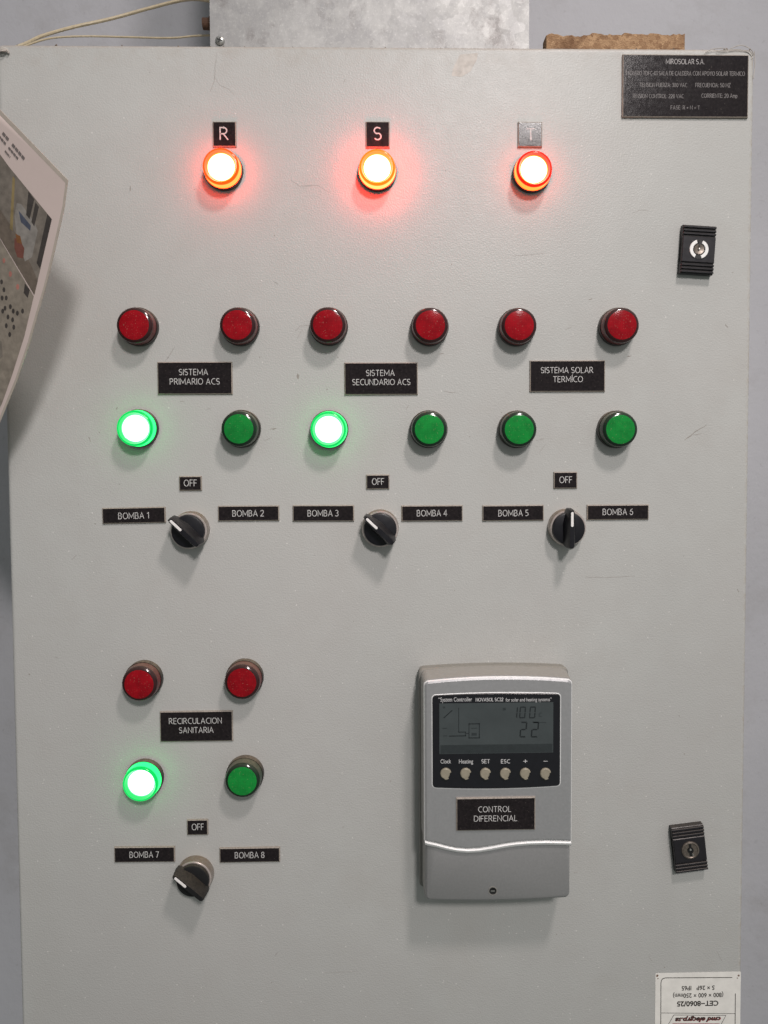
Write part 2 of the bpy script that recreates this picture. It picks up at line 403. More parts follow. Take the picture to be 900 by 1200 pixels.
def _arc(cx, cy, rx, ry, a0, a1, n=12): return [(cx + rx * math.cos(math.radians(a0 + (a1 - a0) * k / n)), cy + ry * math.sin(math.radians(a0 + (a1 - a0) * k / n))) for k in range(n + 1)]
GLYPH = {
    'A': (.70, [[(0, 0), (.35, 1), (.70, 0)], [(.13, .33), (.57, .33)]]),
    'B': (.56, [[(0, .53), (.27, .53)] + _arc(.27, .265, .27, .265, 90, -90) + [(0, 0), (0, 1), (.26, 1)] + _arc(.26, .765, .22, .235, 90, -90, 10)]),
    'C': (.62, [_arc(.46, .5, .46, .5, 68, 292, 20)]),
    'D': (.68, [[(0, 0), (0, 1), (.24, 1)] + _arc(.24, .5, .44, .5, 90, -90, 16) + [(0, 0)]]),
    'E': (.46, [[(.46, 1), (0, 1), (0, 0), (.46, 0)], [(0, .52), (.41, .52)]]), 'F': (.44, [[(.44, 1), (0, 1), (0, 0)], [(0, .50), (.40, .50)]]),
    'G': (.70, [_arc(.48, .5, .48, .5, 62, 270, 18) + [(.68, .08), (.68, .46), (.46, .46)]]), 'H': (.66, [[(0, 0), (0, 1)], [(.66, 0), (.66, 1)], [(0, .52), (.66, .52)]]),
    'I': (.0, [[(0, 0), (0, 1)]]), '\u00cd': (.0, [[(0, 0), (0, 1)], [(-.04, 1.12), (.10, 1.30)]]), 'L': (.42, [[(0, 1), (0, 0), (.42, 0)]]),
    'M': (.84, [[(0, 0), (0, 1), (.42, .22), (.84, 1), (.84, 0)]]), 'N': (.66, [[(0, 0), (0, 1), (.66, 0), (.66, 1)]]), 'O': (.80, [_arc(.40, .5, .40, .5, 90, 450, 26)]),
    'P': (.52, [[(0, 0), (0, 1), (.25, 1)] + _arc(.25, .73, .27, .27, 90, -90, 10) + [(0, .46)]]),
    'R': (.58, [[(0, 0), (0, 1), (.25, 1)] + _arc(.25, .74, .25, .26, 90, -90, 10) + [(0, .48)], [(.24, .48), (.58, 0)]]),
    'S': (.50, [_arc(.25, .745, .25, .255, 42, 250, 14) + _arc(.25, .265, .25, .265, 72, -140, 14)]),
    'T': (.58, [[(0, 1), (.58, 1)], [(.29, 1), (.29, 0)]]), 'U': (.62, [[(0, 1)] + _arc(.31, .31, .31, .31, 180, 360, 14) + [(.62, 1)]]), 'V': (.64, [[(0, 1), (.32, 0), (.64, 1)]]),
    'Y': (.60, [[(0, 1), (.30, .46), (.60, 1)], [(.30, .46), (.30, 0)]]), 'Z': (.56, [[(0, 1), (.56, 1), (0, 0), (.56, 0)]]), 'J': (.3, [[(.3, 1), (.3, .2), (.1, 0), (0, .04)]]),
    'm': (.70, [[(0, 0), (0, .66)], [(0, .5), (.12, .66), (.28, .64), (.35, .5), (.35, 0)], [(.35, .5), (.47, .66), (.63, .64), (.70, .5), (.70, 0)]]), 'p': (.42, [[(0, -.28), (0, .66)], _arc(.2, .33, .22, .33, 150, -150, 12)]),
    '0': (.52, [_arc(.26, .5, .26, .5, 90, 450, 20)]), '1': (.24, [[(0, .82), (.24, 1), (.24, 0)]]), '2': (.50, [_arc(.25, .73, .24, .27, 160, -35, 12) + [(0, 0), (.52, 0)]]),
    '3': (.46, [_arc(.21, .76, .23, .24, 140, -90, 10) + _arc(.20, .26, .27, .26, 90, -140, 12)]), '4': (.56, [[(.42, 0), (.42, 1), (0, .28), (.58, .28)]]),
    '5': (.46, [[(.42, 1), (.05, 1), (.03, .56)] + _arc(.19, .30, .28, .30, 105, -130, 12)]), '6': (.52, [[(.46, 1.0), (.24, .90), (.08, .68), (.0, .34)] + _arc(.27, .31, .27, .31, 180, 540, 20)]),
    '7': (.50, [[(0, 1), (.50, 1), (.16, 0)]]), '8': (.50, [_arc(.25, .76, .21, .24, -90, 270, 16), _arc(.25, .26, .26, .26, 90, 450, 16)]),
    ':': (.06, [[(.03, .06), (.03, .12)], [(.03, .56), (.03, .62)]]), '.': (.06, [[(.03, 0), (.03, .07)]]), '-': (.3, [[(0, .38), (.3, .38)]]), '+': (.44, [[(0, .40), (.44, .40)], [(.22, .62), (.22, .18)]])}
def engrave(mb, s, cx, cz, w, cap, y, mat, sw=.12):
    """single-stroke engraver's capitals, w mm wide and cap mm tall, centred at (cx, cz); every stroke lies a hair in front of the last"""
    x = 0; strokes = []
    for ch in s:
        if ch == ' ': x += .36; continue
        gw, st = GLYPH[ch]
        for q in st: strokes.append([(x + a, b_) for a, b_ in q])
        x += gw + .24
    tot = x - .24 + sw; kx = w / tot; k = cap / (1 + sw * .6); lw = sw * cap * .5
    for i, q in enumerate(strokes):
        pts = [Vector((cx + (a + sw / 2 - tot / 2) * kx, cz + (b_ - .5) * k)) for a, b_ in q]; n = len(pts); A_ = []; B_ = []
        for j, p in enumerate(pts):
            d0 = (p - pts[j - 1]) if j else (pts[1] - p); d1 = (pts[j + 1] - p) if j < n - 1 else (p - pts[j - 1])
            d0.normalize(); d1.normalize(); n0 = Vector((-d0.y, d0.x)); n1 = Vector((-d1.y, d1.x)); m_ = n0 + n1
            m_ = m_.normalized() if m_.length > .05 else n0
            e = lw / max(.45, m_.dot(n0)); pp = p.copy()
            if j == 0: pp -= d1 * lw * .6
            if j == n - 1: pp += d0 * lw * .6
            A_.append(pp + m_ * e); B_.append(pp - m_ * e)
        yy = y - (i % 7) * .006
        mb.add([(v.x, yy, v.y) for v in A_ + B_], [(j, j + 1, n + j + 1, n + j) for j in range(n - 1)], mat)

def thing(name, label, cat, x=0, z=0, h=0, rot=0, group=None, kind=None):
    o = bpy.data.objects.new(name, None); COL.objects.link(o); o.empty_display_size = .01
    o.location = (x * MM, -h * MM, z * MM); o.rotation_euler = (0, math.radians(rot), 0)
    return tag(o, label, cat, group, kind)
def tag(o, label, cat=None, group=None, kind=None):
    o['label'] = label
    if cat: o['category'] = cat
    if group: o['group'] = group
    if kind: o['kind'] = kind
    return o
def clone(root, label, x, z, h=0, rot=0):
    r = root.copy(); COL.objects.link(r); r.location = (x * MM, -h * MM, z * MM); r.rotation_euler = (0, math.radians(rot), 0); r['label'] = label
    for ch in list(root.children):
        c = ch.copy(); COL.objects.link(c); c.parent = r
        for g in list(ch.children):
            d = g.copy(); COL.objects.link(d); d.parent = c
    return r

# ------------------------------------------------------------------ wall
b = MB(); b.box(-2200, 2200, 250, 330, -1600, 1600, 'wall')
w = b.build('wall'); tag(w, 'plain lilac grey painted wall behind the cabinet', 'wall', kind='structure')

# ------------------------------------------------------------------ cabinet
L, Rr, T, B = -305.0, 294.3, 300.3, -514.0
cab = thing('control_cabinet', 'grey painted steel control cabinet with a wide flat door and two latches', 'cabinet', 0, 0, 0)
b = MB(); b.box(L + 3, Rr - 3, 21, 249, B + 3, T - 2.5, 'cabinet_body'); b.build('body', cab)
b = MB(); cxm, czm = (L + Rr) / 2, (T + B) / 2
b.stack(rrect(Rr - L, T - B, 5, 6, cxm, czm), [(-19, 0), (-3.2, 0), (-2.2, .16), (-1.3, .6), (-.6, 1.3), (-.16, 2.2), (0, 3.2)], 'door', None, True)
rnd = random.Random(3)
def scratch(pts, wd, mat='scratch'):
    """a hair-fine mark in the paint: a thin ribbon following pixel points of the photo"""
    q = [Vector(P(*p)) for p in pts]; a = []; c = []
    fine = []
    for i in range(len(q) - 1):
        for k in range(4): fine.append(q[i].lerp(q[i + 1], k / 4) + Vector((rnd.uniform(-.25, .25), rnd.uniform(-.25, .25))))
    fine.append(q[-1]); n = len(fine)
    for i, p in enumerate(fine):
        d = (fine[min(i + 1, n - 1)] - fine[max(i - 1, 0)]); d = d.normalized() if d.length else Vector((1, 0)); nn = Vector((-d.y, d.x))
        e = wd * .5 * (math.sin(math.pi * (i + .5) / n) ** .5) * rnd.uniform(.5, 1.2)
        a.append(p + nn * e); c.append(p - nn * e)
    b.add([(p.x, -.05, p.y) for p in a + c], [(i, i + 1, n + i + 1, n + i) for i in range(n - 1)], mat)
for pts, wd, mt in [
    ([(254, 62), (252, 80), (251, 95), (246, 108)], .55, 'scratch'), ([(251, 90), (258, 100), (268, 105), (275, 112)], .4, 'scratch'),
    ([(340, 210), (350, 218), (372, 217), (386, 226)], .5, 'scratch'), ([(802, 516), (815, 506), (828, 498)], .8, 'scratch_dark'), ([(812, 510), (822, 508)], .5, 'scratch_dark'),
    ([(153, 218), (152.5, 224)], .9, 'scratch_dark'), ([(205, 406), (200, 414), (196, 420)], .7, 'scratch'), ([(198, 418), (193, 424)], .5, 'scratch'),
    ([(686, 676), (710, 677), (744, 675)], .5, 'scratch'), ([(346, 388), (352, 382), (362, 381)], .6, 'scratch'), ([(348, 398), (354, 386)], .4, 'scratch'),
    ([(515, 415), (520, 414)], .7, 'scratch_dark'), ([(520, 458), (528, 460), (534, 460)], .6, 'scratch'), ([(476, 480), (479, 475)], .7, 'scratch'),
    ([(316, 503), (324, 502)], .9, 'scratch_dark'), ([(310, 516), (318, 513)], .6, 'scratch'), ([(628, 516), (638, 514)], .6, 'scratch'), ([(640, 520), (632, 530)], .5, 'scratch'),
    ([(662, 387), (670, 383)], .7, 'scratch'), ([(690, 351), (694, 350)], .8, 'scratch_dark'), ([(735, 418), (740, 417)], .8, 'scratch_dark'),
    ([(104, 512), (106, 518)], .8, 'scratch_dark'), ([(138, 477), (136, 480)], .7, 'scratch_dark'), ([(211, 470), (216, 471)], .7, 'scratch'), ([(242, 480), (247, 478)], .5, 'scratch'),
    ([(740, 250), (752, 246), (760, 247)], .4, 'scratch'), ([(816, 95), (820, 105)], .4, 'scratch'), ([(600, 300), (640, 297)], .35, 'scratch'), ([(405, 92), (402, 98)], .5, 'scratch'),
    ([(320, 330), (326, 333)], .5, 'scratch'), ([(850, 380), (853, 384)], .7, 'scratch_dark'), ([(864, 690), (866, 694)], .7, 'scratch_dark'), ([(672, 1023), (677, 1022)], .6, 'scratch'),
    ([(90, 650), (84, 656)], .5, 'scratch'), ([(64, 770), (69, 771)], .5, 'scratch'), ([(380, 1140), (420, 1138)], .35, 'scratch'), ([(760, 1120), (764, 1126)], .5, 'scratch'),
    ([(840, 1115), (846, 1126)], .4, 'scratch'), ([(322, 1120), (326, 1116)], .5, 'scratch')]:
    scratch(pts, wd, mt)
def blotch(px, py, rx, rz, mat, seed):
    r_ = random.Random(seed); x, z = P(px, py); n = 18; ph = [r_.uniform(.7, 1.2) for _ in range(n)]
    b.poly([(x + rx * ph[i] * math.cos(2 * math.pi * i / n), z + rz * ph[i] * math.sin(2 * math.pi * i / n)) for i in range(n)], -.05, mat)
blotch(349, 441, 1.0, 2.1, 'scratch_dark', 2)
for k in range(60):
    x, y = rnd.uniform(20, 860), rnd.uniform(70, 1190); blotch(x, y, rnd.uniform(.25, .6), rnd.uniform(.25, .7), rnd.choice(['scratch', 'scratch_dark', 'scratch']), k)
b.poly([P(*p) for p in [(539, 64), (560, 62), (559, 70), (551, 84), (541, 90), (529, 89), (531, 80)]], -.06, 'residue')
b.build('door', cab)

def latch(px, py, rot, kind):
    x, z = P(px, py, 6)
    b = MB(); w_, h_ = 26.5, 38.5
    zs = [-h_ / 2]; prof = []
    def slab(z0, z1, hh): b.stack([(-w_ / 2, z0), (w_ / 2, z0), (w_ / 2, z1), (-w_ / 2, z1)], [(0, 0), (hh - .5, 0), (hh, .45)], 'lock_black')
    slab(-h_ / 2, h_ / 2, 5.4)
    slab(-h_ / 2 + 9, h_ / 2 - 9, 6.6)
    for sgn in (-1, 1):
        for k in range(3):
            zc = sgn * (h_ / 2 - 1.6 - k * 2.7); b.stack([(-w_ / 2, zc - .8), (w_ / 2, zc - .8), (w_ / 2, zc + .8), (-w_ / 2, zc + .8)], [(5.3, 0), (6.4, 0), (6.8, .3)], 'lock_black')
    o = b.build('latch', cab, (x, -.0, z)); o.rotation_euler = (0, math.radians(rot), 0)
    c = MB()
    if kind == 'white':
        tag(o, 'black ridged latch with a white split ring round its keyhole')
        c.lathe([(7.6, 6.5), (7.6, 6.9), (0, 6.9)], 'lock_dark', 40)
        for a0, a1 in ((108, 245), (-72, 68)):
            n = 18; o_ = []; i_ = []
            for k in range(n + 1):
                a = math.radians(a0 + (a1 - a0) * k / n); o_.append((7.6 * math.cos(a), 7.6 * math.sin(a))); i_.append((4.9 * math.cos(a), 4.9 * math.sin(a)))
            c.stack(o_ + i_[::-1], [(6.8, 0), (7.3, 0), (7.6, .25)], 'lock_white')
        c.lathe([(4.3, 6.9), (3.9, 7.6), (1.0, 7.2)], 'lock_metal', 30); c.lathe([(1.0, 7.0), (.8, 8.2), (0, 8.4)], 'screw', 20)
        c.box(-.6, .6, -7.8, -7, 2, 6.8, 'lock_dark')
    else:
        tag(o, 'black ridged latch with a worn brown metal key barrel')
        c.lathe([(7.4, 6.5), (7.2, 7.4), (6.2, 7.8), (5.6, 7.2), (0, 7.2)], 'lock_metal', 40)
        c.stack([(-1.1, -5.2), (1.1, -5.2), (1.1, 5.2), (-1.1, 5.2)], [(7.1, 0), (7.35, 0)], 'lock_dark')
        c.lathe([(2.6, 7.1), (2.4, 7.9), (1.1, 7.9)], 'lock_dark', 24); c.lathe([(1.0, 7.0), (.8, 8.6), (0, 8.8)], 'screw', 20, -.3, 1.0); c.lathe([(.9, 7.0), (.6, 8.4), (0, 8.5)], 'screw', 16, 1.4, -3.6)
    k = c.build('key_barrel', o)
latch(818.5, 292.5, 3.5, 'white')
latch(808.5, 995.5, -6.5, 'brown')

# ------------------------------------------------------------------ name plates
def plate(box, lines, label, group, h=0., rot=0, name='name_plate', depth=1.5, tilt=0.):
    x0, y0, x1, y1 = box
    xa, za = P(x0, y0, h + depth); xb, zb = P(x1, y1, h + depth); cx, cz = (xa + xb) / 2, (za + zb) / 2; w_, h_ = xb - xa, za - zb
    b = MB()
    b.stack([(-w_ / 2, -h_ / 2), (w_ / 2, -h_ / 2), (w_ / 2, h_ / 2), (-w_ / 2, h_ / 2)], [(0, 0), (depth - .45, .05), (depth, .75)], ['plate_edge', 'plate_edge'], 'plate')
    for t in lines:
        s, tx, ty, tw, th = t[:5]; mat = t[5] if len(t) > 5 else 'engraving'; bold = t[6] if len(t) > 6 else .004
        X, Z = P(tx, ty, h + depth); k = (D - h) / FOC
        engrave(b, s, X - cx, Z - cz, tw * k, th * k, -depth - .06, mat, .10 if bold < .006 else .11)
    o = b.build(name); o.location = (cx * MM, -(h + .5 * h_ * abs(math.sin(math.radians(tilt)))) * MM, cz * MM); o.rotation_euler = (math.radians(tilt), math.radians(rot), 0)
    return tag(o, label, 'label', group)
GP, GS, GO, GB = 'phase letter plates above the red lamps', 'system name plates between the lamps', 'OFF plates above the switches', 'pump name plates beside the switches'
plate((249, 142, 277, 172), [('R', 262.5, 156.5, 10.3, 14.3)], 'small black square plate lettered R above a lit red lamp', GP)
plate((428.5, 142, 456.8, 173), [('S', 442.5, 156.5, 9.3, 14.6)], 'small black square plate lettered S above a lit red lamp', GP)
plate((607, 142.5, 635.5, 172.5), [('T', 622, 157.5, 10.3, 13.6)], 'small black square plate lettered T, glinting above a lit red lamp', GP, tilt=-.7)
plate((184, 424, 272.5, 462), [('SISTEMA', 226.7, 436, 33.5, 7.0), ('PRIMARIO ACS', 228.2, 447, 57.5, 7.0)], 'black plate lettered SISTEMA PRIMARIO ACS between red and green lamps', GS)
plate((403.4, 424.8, 489.8, 462.6), [('SISTEMA', 445.7, 437, 33.3, 6.8), ('SECUNDARIO ACS', 446.9, 447.7, 67.5, 6.8)], 'black plate lettered SISTEMA SECUNDARIO ACS between red and green lamps', GS)
plate((621, 422.3, 709.2, 459), [('SISTEMA SOLAR', 664.5, 433.7, 61.5, 6.8), ('TERM\u00cdCO', 665.6, 444.3, 35, 6.8)], 'black plate lettered SISTEMA SOLAR TERM\u00cdCO between red and green lamps', GS)
plate((187, 834, 273, 868.5), [('RECIRCULACION', 229, 844.7, 62, 6.9), ('SANITARIA', 230, 855.5, 40.5, 6.9)], 'black plate lettered RECIRCULACION SANITARIA between red and green lamps', GS)
plate((209.6, 558, 236.4, 575), [('OFF', 223, 566, 15, 7.6)], 'small black OFF plate above the switch between BOMBA 1 and BOMBA 2', GO)
plate((429, 556.3, 456.5, 573.2), [('OFF', 443, 564.3, 14.2, 7.6)], 'small black OFF plate above the switch between BOMBA 3 and BOMBA 4', GO)
plate((649, 553, 676.6, 572.4), [('OFF', 663, 562.2, 15, 7.6)], 'small black OFF plate above the switch between BOMBA 5 and BOMBA 6', GO)
plate((218.8, 960.8, 243.9, 978.5), [('OFF', 231.8, 969, 14.2, 7.6)], 'small black OFF plate above the switch between BOMBA 7 and BOMBA 8', GO)
for k, (bx, tx, ty, tw, rt) in enumerate([((119.4, 594.9, 194, 613.1), 156.5, 604.3, 35.5, -.8), ((255.2, 592.8, 327.2, 610.4), 290.7, 601.5, 36.5, 0), ((342.8, 592.2, 415, 610.8), 378.5, 601.4, 36, .2),
        ((470.4, 592.5, 542.4, 610.6), 506.2, 601.3, 35.5, 0), ((565.4, 592.2, 637.4, 610.2), 601.6, 601.2, 35.5, -.2), ((688, 591.7, 760.4, 609), 724, 599.8, 36, 0),
        ((133.5, 993.1, 205, 1010.1), 169, 1001.5, 34.5, .4), ((257, 994, 328.2, 1010.2), 292.5, 1002, 35, 0)]):
    plate(bx, [('BOMBA %d' % (k + 1), tx, ty, tw, 7.3)], 'narrow black plate lettered BOMBA %d %s' % (k + 1, 'beside a rotary switch'), GB, rot=rt)
f_ = 'engraving_faint'
plate((729.8, 63.2, 876.8, 137.8), [('MIROSOLAR S.A.', 803, 72.2, 45, 5.8, 'engraving_dim'), ('TABLERO TDFC-01 SALA DE CALDERA CON APOYO SOLAR TERMICO', 803, 86, 139, 4.8, f_, .008),
    ('TENSION FUERZA: 380 VAC', 777.5, 99.6, 55, 4.6, f_, .008), ('FRECUENCIA: 50 HZ', 835.5, 99.8, 41, 4.6, f_, .008), ('TENSION CONTROL: 220 VAC', 771, 112.6, 60, 4.6, f_, .008),
    ('CORRIENTE: 20 Amp', 843, 112.2, 42, 4.6, f_, .008), ('FASE: R + N + T', 803, 126, 34, 4.4, f_, .008)],
    'large black rating plate headed MIROSOLAR S.A. in the upper corner of the door', None, name='rating_plate', depth=2.0)

# ------------------------------------------------------------------ pilot lamps
def lamp(kind, lit, v):
    o = thing('pilot_lamp', '', 'lamp', group='pilot lamps on the cabinet door')
    b = MB(); b.lathe([(15.2, 0), (15.2, 4.6), (14.9, 5.2), (13.5, 5.2)], 'black_ring'); b.build('bezel', o)
    b = MB()
    if lit:
        e = [v + '_lit_side'] * 2 + [v + '_lit_rim'] * 4 + [kind + '_edge', kind + '_core', kind + '_core']
        b.lathe([(14.5, 4.9), (14.5, 6.0), (14.1, 12.2), (13.8, 13.5), (13.0, 14.2), (12.3, 14.3), (10.9, 11.2), (10.3, 10.9), (6, 11.0), (0, 11.1)], e)
    else:
        e = [kind + '_side'] * 2 + [kind + '_rim'] * 3 + [kind + '_lens'] * 3
        b.lathe([(14.5, 4.9), (14.5, 6.0), (14.1, 12.0), (13.8, 13.2), (13.1, 14.0), (11.5, 14.6), (10.5, 14.75), (6, 15.1), (0, 15.3)], e)
    b.build('lens', o)
    return o
proto = {}
def put_lamp(kind, lit, px, py, label, h=14.6, v=None):
    v = v or kind
    x, z = P(px, py, 11.0 if lit else h)
    key = (v, lit)
    if key not in proto:
        o = proto[key] = lamp(kind, lit, v); o['label'] = label; o.location = (x * MM, 0, z * MM)
    else: o = clone(proto[key], label, x, z)
    return o
for px, py, l in [(259.3, 195.8, 'R'), (442, 197, 'S'), (625.6, 198.8, 'T')]:
    put_lamp('red', True, px, py, 'lit red pilot lamp glowing under the %s plate' % l, v={'R': 'amber', 'S': 'bright', 'T': 'red'}[l])
for px, py, l in [(157, 380.9, 'above the BOMBA 1 plate, over a lit green lamp'), (278, 380.8, 'above the SISTEMA PRIMARIO ACS plate, over an unlit green lamp'),
                  (384, 380.5, 'by the SISTEMA SECUNDARIO ACS plate, over a lit green lamp'), (504.4, 381, 'by the SISTEMA SECUNDARIO ACS plate, over an unlit green lamp'),
                  (608.6, 381.3, 'above BOMBA 5, by the SISTEMA SOLAR plate'), (729, 380.8, 'above BOMBA 6, by the SISTEMA SOLAR plate'),
                  (162.8, 802, 'by the RECIRCULACION SANITARIA plate, over a lit green lamp'), (283.3, 800, 'by the RECIRCULACION SANITARIA plate, over an unlit green lamp')]:
    put_lamp('red', False, px, py, 'unlit red pilot lamp ' + l)
for px, py, l in [(158.8, 501.9, 'above the BOMBA 1 plate'), (385, 503.2, 'above the BOMBA 3 plate'), (165.4, 917.5, 'above the BOMBA 7 plate')]:
    put_lamp('green', True, px, py, 'brightly lit green pilot lamp ' + l)
for px, py, l in [(279.7, 502.6, 'above the BOMBA 2 plate'), (503.2, 503, 'above the BOMBA 4 plate'), (608.6, 503.2, 'above the BOMBA 5 plate'), (727.2, 503.2, 'above the BOMBA 6 plate'), (283.9, 915.5, 'above the BOMBA 8 plate')]:
    put_lamp('green', False, px, py, 'unlit dark green pilot lamp ' + l)

# ------------------------------------------------------------------ selector switches
def switch(dusty):
    o = thing('selector_switch', '', 'switch', group='rotary selector switches')
    b = MB(); b.lathe([(15.0, 0), (15.0, 2.0), (14.7, 6.0), (14.5, 8.0), (14.3, 8.5), (14.0, 8.8), (13.2, 8.8), (13.1, 7.0)], ['chrome_ring', 'chrome_ring', 'chrome_ring', 'chrome_front', 'chrome_front', 'chrome_front', 'chrome_front'], 64); b.build('bezel', o)
    km = 'knob_dusty' if dusty else 'knob'
    b = MB(); b.lathe([(13.1, 7), (13.1, 10.6), (12.7, 11.5), (11.6, 11.9), (0, 11.9)], km, 64)
    # the grip: a tall wedge across the knob, pointed at the marked end, rounded at the other
    base = [(-4.6, -12.6), (-2.4, -15.0), (2.4, -15.0), (4.6, -12.6), (5.2, 4), (2.9, 14.2), (1.7, 16.6), (-1.7, 16.6), (-2.9, 14.2), (-5.2, 4)]
    top = [(-2.0, -12.4), (-1.2, -13.6), (1.2, -13.6), (2.0, -12.4), (2.1, 4), (1.9, 14.2), (1.3, 15.8), (-1.3, 15.8), (-1.9, 14.2), (-2.1, 4)]
    n = len(base)
    r0 = [(x, -9.0, z) for x, z in base]; r1 = [(x * .96, -12.8, z) for x, z in base]; r2 = [(x * .94 + xb * .06, -21.6, z * .5 + zb * .5) for (x, z), (xb, zb) in zip(top, base)]; r3 = [(x * .86, -22.4, z * .985) for x, z in top]
    for a, c in ((r0, r1), (r1, r2), (r2, r3)): b.add(a + c, [(i, (i + 1) % n, n + (i + 1) % n, n + i) for i in range(n)], km)
    b.add(r3, [tuple(range(n))], km)
    k = b.build('knob', o)
    b = MB(); b.stack(rrect(2.0, 11.8, .95, 4, 0, 8.8), [(22.35, 0), (22.55, 0), (22.65, .15)], 'white_mark'); b.build('pointer_mark', k)
    return o
sw = switch(False); sw2 = switch(True)
for i, (px, py, h, rot, lab) in enumerate([(224.2, 620.6, 0, -46, 'between the BOMBA 1 and BOMBA 2 plates, turned towards BOMBA 1'), (445.6, 619.0, 3, -46, 'between the BOMBA 3 and BOMBA 4 plates, turned towards BOMBA 3'),
        (667, 619.8, 12, 0, 'between the BOMBA 5 and BOMBA 6 plates, pointing straight up at OFF'), (229.6, 1023.2, 0, -49, 'below the lowest OFF plate, turned towards BOMBA 7')]):
    x, z = P(px, py, h); lab = ('dusty ' if i == 3 else '') + 'black rotary switch ' + lab
    if i in (0, 3):
        o = sw if i == 0 else sw2; o['label'] = lab; o.location = (x * MM, 0, z * MM); o.rotation_euler = (0, math.radians(rot), 0)
    else: clone(sw, lab, x, z, 0, rot)
# turning about the door normal: local z stays in the door plane, so a turn about Y leaves every height as it is

# ------------------------------------------------------------------ solar controller
HC = 34.0
xa, z_t = P(496.5, 795, HC); xb, z_b = P(669.8, 1056, HC)
W_, H_ = xb - xa, z_t - z_b; CX, CZ = (xa + xb) / 2, (z_t + z_b) / 2
ctl = thing('solar_controller', 'silver grey wall controller with a dark display and six beige buttons', 'controller', CX, CZ)
def Q(px, py, h=HC):
    x, z = P(px, py, h); return x - CX, z - CZ
b = MB(); b.stack(rrect(W_ + 5.5, H_ + 1.0, 4, 5, -.4, -.9, 2.2, 1.2, 14), [(0, .6), (9, 0), (10.5, .8), (10.8, 2)], 'grey_body', None, False); b.build('back_housing', ctl)
# the wavy seam between the front and lower covers, left to right
wave = [(493.0, 987.5), (500, 988.7), (511, 991), (522, 994), (535, 996.6), (548, 997.6), (562, 996.8), (576, 994.6), (592, 991.6), (606, 989.6), (622, 988.4), (640, 987.9), (656, 988.2), (669.8, 988.6)]
wv = [Q(*p) for p in wave]
hw = W_ / 2
wv[0] = (-hw, wv[0][1]); wv[-1] = (hw, wv[-1][1])
def corner(cx, cz, a0, r=4.0): return [(cx + r * math.cos(math.radians(a0 + 15 * k)), cz + r * math.sin(math.radians(a0 + 15 * k))) for k in range(7)]
def arch(n, r, z, rise): return [((hw - r) * (1 - 2 * k / n), z + rise * (1 - (1 - 2 * k / n) ** 2)) for k in range(1, n)]
zt_ = H_ / 2 - 2.0
top_c = corner(hw - 4, zt_ - 4, 0) + arch(10, 4, zt_, 2.6) + corner(-hw + 4, zt_ - 4, 90)
seam_u = [(x, z + 1.3) for x, z in wv]
b = MB(); b.stack(seam_u + top_c, [(10.6, -1.2), (12, -1.4), (HC - 3.0, -.3), (HC - 1.5, .0), (HC - .5, .7), (HC, 2.2)], ['silver_side', 'silver_side', 'silver', 'highlight_trim', 'silver'], 'silver'); b.build('front_cover', ctl)  # the pale bevel band paints in the highlight along the edge
b = MB()
zb_ = -H_ / 2
low = corner(-hw + 4.8, zb_ + 4.6, 180) + [(-x, z) for x, z in arch(10, 4.8, zb_ + .6, -1.4)] + corner(hw - 4.8, zb_ + 4.6, 270)
seam_l = [(x * .985, z - .7) for x, z in wv]
b.stack(low + [(x, z) for x, z in seam_l[::-1]], [(10.6, -1.2), (12, -1.4), (HC - 5.4, -.3), (HC - 4.0, .2), (HC - 3.0, 1.0), (HC - 2.6, 2.2)], ['silver_side', 'silver_side', 'grey_cover', 'grey_cover', 'grey_cover'], 'grey_cover')
sxx, szz = Q(577.5, 1044, HC - 2.6); b.lathe([(3.6, HC - 2.65), (3.5, HC - 2.3), (2.9, HC - 2.3), (2.6, HC - 2.5), (0, HC - 2.54)], ['grey_body', 'grey_body', 'lock_dark', 'lock_dark'], 28, sxx, szz); b.box(sxx - 1.6, sxx + 1.6, -(HC - 2.3), -(HC - 2.56), szz - .35, szz + .35, 'screw')
lc = b.build('lower_cover', ctl)
b = MB()
n = len(wv); prof = [(1.9, HC - 2.6), (1.5, HC - .9), (.7, HC + .1), (-.6, HC - .3), (-1.8, HC - 1.2), (-2.7, HC - 2.7)]
vs = [];
for dz, hh in prof: vs += [(x * (.992), -hh, z + dz - .4) for x, z in wv]
b.add(vs, [(k * n + i, k * n + i + 1, (k + 1) * n + i + 1, (k + 1) * n + i) for k in range(len(prof) - 1) for i in range(n - 1)], 'highlight_trim', True)  # ridge along the seam, its highlight painted in as a pale tone
b.build('wavy_highlight_trim', ctl)
